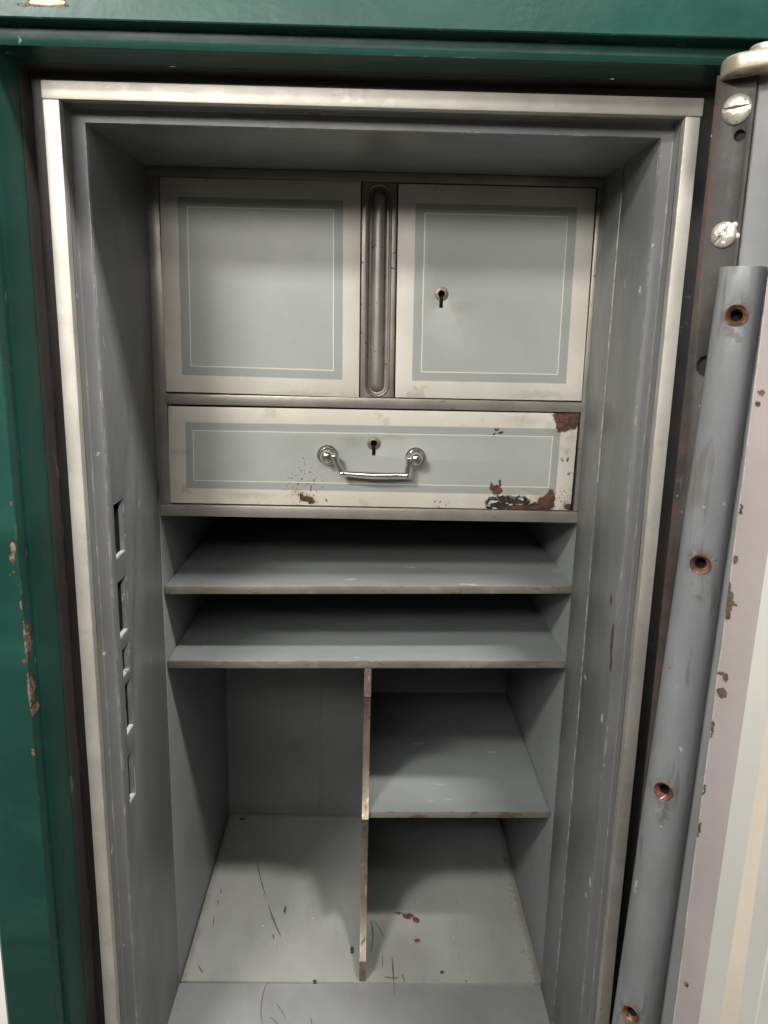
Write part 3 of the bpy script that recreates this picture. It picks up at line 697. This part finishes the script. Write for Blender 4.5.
# inner door panel painted in bands
PN = .034
def band_line(a, b): 
    (u0, z0), (u1, z1) = duz(D(*a, PN)), duz(D(*b, PN)); return lambda z: u0 + (u1 - u0) * (z0 - z) / (z0 - z1)
e0 = band_line((765, 300), (673, 1024)); e1 = band_line((765, 571), (698.5, 1024)); e2 = band_line((759, 770), (719.5, 1024)); e3 = band_line((757, 881), (738, 1024)); e4 = band_line((767, 950), (754.5, 1024)); e5 = lambda z: e4(z) + .0015
def chips_panel(k):
    cs = [(D(729, 606, PN), (.0014, .02, .011)), (D(731, 604, PN), (.0030, .02, .0020)), (D(728, 588, PN), (.0012, .02, .006)), (D(722, 674, PN), (.0036, .02, .0012)), (D(726, 678, PN), (.0012, .02, .0034)), (D(722, 693, PN), (.0030, .02, .0038)), (D(687, 985, PN), (.0012, .02, .0022)), (D(735, 560, PN), (.0012, .02, .003)), (D(757, 404, PN), (.0012, .02, .0018)), (D(762, 393, PN), (.0012, .02, .0022)), (D(712, 730, PN), (.0010, .02, .007)), (D(699, 830, PN), (.0010, .02, .007)), (D(704, 790, PN), (.0008, .02, .005)), (D(741, 510, PN), (.0008, .02, .004))]
    return ell_mask(k, cs, .003, 240)
m_mauve = mat('mauve_grey_paint', (.38, .335, .325), .42, mott=.08, mscale=8, bump=.04, layers=[
    (lambda k: speck_mask(k, 18, .62, .08, stretch=(1, 1, .4)), (.36, .325, .32), .45, 0),
    (lambda k: edge_mask(k, .0025, .07, 60, .47), (.62, .56, .46), .6, 0),
    (chips_panel, lambda k: k.mix(k.ss(k.noise(150, 6, .7), .4, .6), (.05, .03, .022), (.15, .09, .06)), .75, 0, 1)])
m_pale = mat('pale_band_paint', (.545, .54, .505), .45, mott=.06, mscale=6, bump=.03)
m_cream2 = mat('door_cream_paint', (.64, .57, .475), .45, mott=.08, mscale=7, bump=.03)
bm = bm_new(); rows = []
far = lambda z: .60
lines = [e0, e1, e2, e3, e4, e5, far]; mi = [0, 1, 2, 1, 3, 1]
zs = [zt_d - .03 + (zlo + .03 - zt_d + .03) * i / 60 for i in range(61)]
for z in zs:
    w = .0006 * mnoise.noise(Vector((z * 40, 0, 3))) + .0004 * mnoise.noise(Vector((z * 150, 1, 3)))
    f = [bm.verts.new(dp(l(z) + (w if i == 0 else 0), PN, z)) for i, l in enumerate(lines)]
    rows.append(f + [bm.verts.new(dp(.60, .0004, z)), bm.verts.new(dp(e0(z), .0004, z))])
for a, b in zip(rows, rows[1:]):
    n = len(a)
    for j in range(n):
        bm.faces.new((a[j], a[(j + 1) % n], b[(j + 1) % n], b[j])).material_index = mi[j] if j < 6 else 4
bm.faces.new(rows[0][::-1]).material_index = 4; bm.faces.new(rows[-1]).material_index = 4
part('inner_panel', bm, [m_mauve, m_pale, m_cream2, m_line, m_doorbase], door, bevel=.0012)

# ------------------------------------------------------------------ setting: floor under the safe, white wall behind
def struct(name, bm, m):
    o = part(name, bm, m, None); o.location = BASE; o['kind'] = 'structure'; return o
bm = bm_new(); quad(bm, [(-6, -6, -1.95), (6, -6, -1.95), (6, 6, -1.95), (-6, 6, -1.95)])
g = struct('ground', bm, mat('concrete', (.12, .115, .10), .5, mott=.1, mscale=3)); g['label'] = 'grey concrete floor under the green safe'
bm = bm_new(); box(bm, -6, 6, .88, .98, -1.949, 1.6)
w = struct('wall', bm, mat('white_wall_paint', (.82, .80, .76), .7, mott=.03, mscale=3)); w['label'] = 'white painted wall behind the green safe'

# ------------------------------------------------------------------ light: unseen ceiling lamps, plus added fill for cupboards and wall
def lamp(name, loc, target, sx, sy, power, col, spread=180):
    d = bpy.data.lights.new(name, 'AREA'); d.shape = 'RECTANGLE'; d.size = sx; d.size_y = sy; d.energy = power; d.color = col
    d.spread = math.radians(spread)
    o = bpy.data.objects.new(name, d); COL.objects.link(o); o.location = loc
    o.rotation_euler = (Vector(target) - Vector(loc)).to_track_quat('-Z', 'Y').to_euler()
WARM = (1, .97, .915)
for loc, sx, sy, p in (((-.75, -.95, .52), .30, .20, 32), ((.52, -.66, 1.10), .22, .16, 46), ((.2, -1.0, .52), .20, .20, 4), ((-1.15, .35, .10), .3, .3, 95)):  # last one is added beside the safe to brighten the wall
    lamp('ceiling_and_fill_lamp', loc, (loc[0], loc[1], 0), sx, sy, p, WARM)
lamp('cupboard_fill_lamp', (-.60, -1.50, .42), (-.05, .25, .0), 1.4, .26, 4.3, WARM, 70)  # added unseen fill; narrow beam brightens cupboards and rim, spares the floor
W = bpy.data.worlds.new('World'); S.world = W; W.use_nodes = True
bg = W.node_tree.nodes['Background']; bg.inputs['Color'].default_value = (.94, .97, 1, 1); bg.inputs['Strength'].default_value = .030

S.view_settings.view_transform = 'Standard'; S.view_settings.look = 'None'; S.view_settings.exposure = 0; S.view_settings.gamma = 1
S.cycles.use_denoising = True
S.cycles.max_bounces = 8
